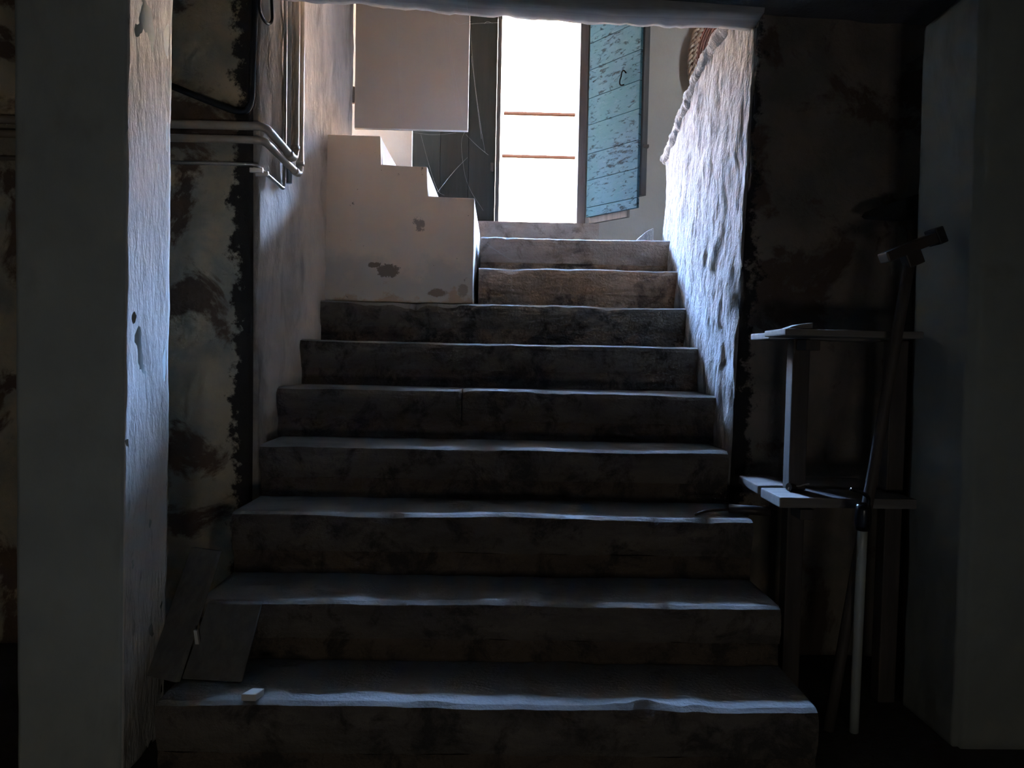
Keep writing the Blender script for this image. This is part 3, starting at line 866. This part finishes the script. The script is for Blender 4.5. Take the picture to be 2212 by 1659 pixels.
topB = PY(1864, 1128, 1.955); bB = PZ(1844, 1580, .003)
t = thing('hooked_pole', bB, 'pale straight pole with a black curved hook grip leaning near the right pier', 'pole')
obj('shaft', line_at(bB, topB, .0125), M['pale_metal'], t, True)
ax = (topB - bB).normalized()
gb = topB - ax * .02; gt = topB + ax * .048
obj('grip', tube(bmesh.new(), [gb, gb.lerp(gt, .2), gb.lerp(gt, .5), gb.lerp(gt, .8), gt], lambda s: .0165 + .004 * math.sin(s * math.pi), 14), M['gloss_black'], t, True)
hk = [gt, PY(1872, 1098, 1.95), PY(1877, 1082, 1.945), PY(1874, 1071, 1.94), PY(1860, 1064, 1.93), PY(1838, 1057, 1.92)]
obj('hook', tube(bmesh.new(), smooth_path(hk, 2), lambda s: .0065 - .002 * s, 10), M['gloss_black'], t, True)

# hoe behind the pier
bh = V((PY(1968, 600, 2.38).x, 2.38, .004)); th_ = PY(1966, 436, 2.38)
t = thing('garden_hoe', bh, 'dark pointed hoe half hidden behind the right pier', 'hoe')
obj('handle', line_at(bh, V((bh.x, 2.38, th_.z)), .016), M['dark_wood'], t, True)
bm = bmesh.new()
prism(bm, [PY(1876, 462, 2.35), PY(1884, 452, 2.35), PY(1985, 418, 2.35), PY(2030, 420, 2.35), PY(2030, 470, 2.35), PY(1960, 472, 2.35), PY(1884, 468, 2.35)], (0, .05, 0), .003)
obj('blade', bm, M['black'], t)

# ------------------------------------------------------------------ boards at the left
zt1 = HZ[0] + .004
t = thing('leaning_plank', (-.75, 1.86, zt1), 'narrow plank leaning on edge between the left pier and the steps', 'plank')
a0 = V((PY(378, 1474, 1.84).x, 1.84, zt1)); a1 = PY(470, 1190, 2.06)
ddv = (a1 - a0); wv = V((-.085, .035, .0))
bm = bmesh.new()
thk = V((.011, .004, 0))
hexa(bm, [a0, a0 + thk, a0 + thk + wv, a0 + wv], [a1, a1 + thk, a1 + thk + wv, a1 + wv], .002)
obj('board', bm, M['dim_board'], t)
sp0, sp1 = PY(418, 1362, 1.90), PY(427, 1392, 1.89)
bm = bmesh.new()
hexa(bm, [sp0, sp0 + V((.008, 0, 0)), sp0 + V((.008, .01, 0)), sp0 + V((0, .01, 0))], [sp1 + V((-.006, 0, 0)), sp1 + V((.003, 0, 0)), sp1 + V((.003, .01, 0)), sp1 + V((-.006, .01, 0))])
obj('splinter', bm, M['pale_chip'], t)
c0, c1 = PY(392, 1478, 1.86), PY(522, 1492, 1.845); c0.z = c1.z = zt1
c2, c3 = PY(565, 1306, 1.958), PY(448, 1304, 1.958)
bm = bmesh.new()
nn = V((0, .014, .004))
hexa(bm, [c0, c1, c1 + nn, c0 + nn], [c3, c2, c2 + nn, c3 + nn], .003)
tag(obj('leaning_board', bm, M['dim_board']), 'wide dusty board leaning against the second step at lower left', 'board')
q = PZ(546, 1497, zt1 + .012)
bm = bmesh.new()
prism(bm, [(q.x - .022, q.y - .016, zt1), (q.x + .012, q.y - .016, zt1), (q.x + .022, q.y + .016, zt1), (q.x - .006, q.y + .018, zt1)], (0, 0, .016), .002)
tag(obj('plaster_chip', bm, M['pale_chip']), 'small white plaster chip on the left of the bottom step', 'chip')

# ------------------------------------------------------------------ cobwebs
def web(label, strands, r=.0007):
    bm = bmesh.new()
    for s in strands: tube(bm, smooth_path(s, 2), r * .42, 5)
    tag(obj('cobweb', bm, M['web']), label, 'cobweb', None, 'stuff')
yw = 4.2
web('dusty cobweb strands in front of the closed grey-green door', [
    [PY(1005, 283, 4.05), PY(996, 302, yw), PY(998, 340, yw), PY(1008, 400, yw), PY(1044, 455, 4.40)],
    [PY(909, 290, yw), PY(925, 352, yw), PY(945, 415, 3.9), PY(960, 422, 3.8)],
    [PY(890, 286, 4.06), PY(912, 289, 4.1), PY(940, 292, yw), PY(985, 287, 4.06)],
    [PY(1016, 50, yw), PY(1022, 150, yw), PY(1036, 260, yw), PY(1048, 330, 4.44)],
    [PY(1018, 120, yw), PY(1030, 220, yw), PY(1040, 300, 4.44)],
    [PY(1006, 290, yw), PY(1030, 315, yw), PY(1055, 335, 4.44)],
    [PY(945, 415, 3.9), PY(980, 370, yw), PY(1010, 340, 4.44)]], .0008)
web('fine cobweb threads hanging across the cream side door', [
    [PY(962, 30, 3.0), PY(968, 95, 3.2), PY(980, 190, 3.6), PY(992, 270, 4.01)],
    [PY(972, 30, 3.0), PY(970, 100, 3.2), PY(988, 190, 3.6), PY(1003, 272, 4.01)],
    [PY(858, 40, 3.0), PY(861, 150, 3.3), PY(866, 262, 4.01)]], .0005)
web('frayed cobweb clinging to the lower edge of the beam', [
    [PY(980, 44, 2.66), PY(990, 54, 2.66), PY(1005, 50, 2.66), PY(1018, 47, 2.66)],
    [PY(1015, 52, 2.66), PY(1040, 50, 2.66), PY(1078, 49, 2.66)],
    [PY(1046, 51, 2.66), PY(1052, 46, 2.66), PY(1064, 50, 2.66)], [PY(1262, 52, 2.66), PY(1268, 46, 2.66), PY(1274, 48, 2.66)],
    [PY(1258, 50, 2.66), PY(1270, 45, 2.66), PY(1276, 42, 2.66)],
    [PY(1010, -2, 2.49), PY(1008, 10, 2.49), PY(1010, 22, 2.492)]], .0013)
web('torn cobweb in the left corner of the topmost step', [
    [PY(1034, 512, 3.72), PY(1060, 535, 3.71), PY(1105, 562, 3.70)],
    [PY(1032, 530, 3.72), PY(1055, 532, 3.71), PY(1080, 545, 3.71)],
    [PY(1030, 548, 3.72), PY(1045, 530, 3.71), PY(1040, 514, 3.72)],
    [PY(1046, 520, 3.72), PY(1070, 540, 3.71), PY(1108, 562, 3.70)],
    [PY(1420, 526, 3.6), PY(1395, 545, 3.6), PY(1370, 562, 3.68)]], .0006)
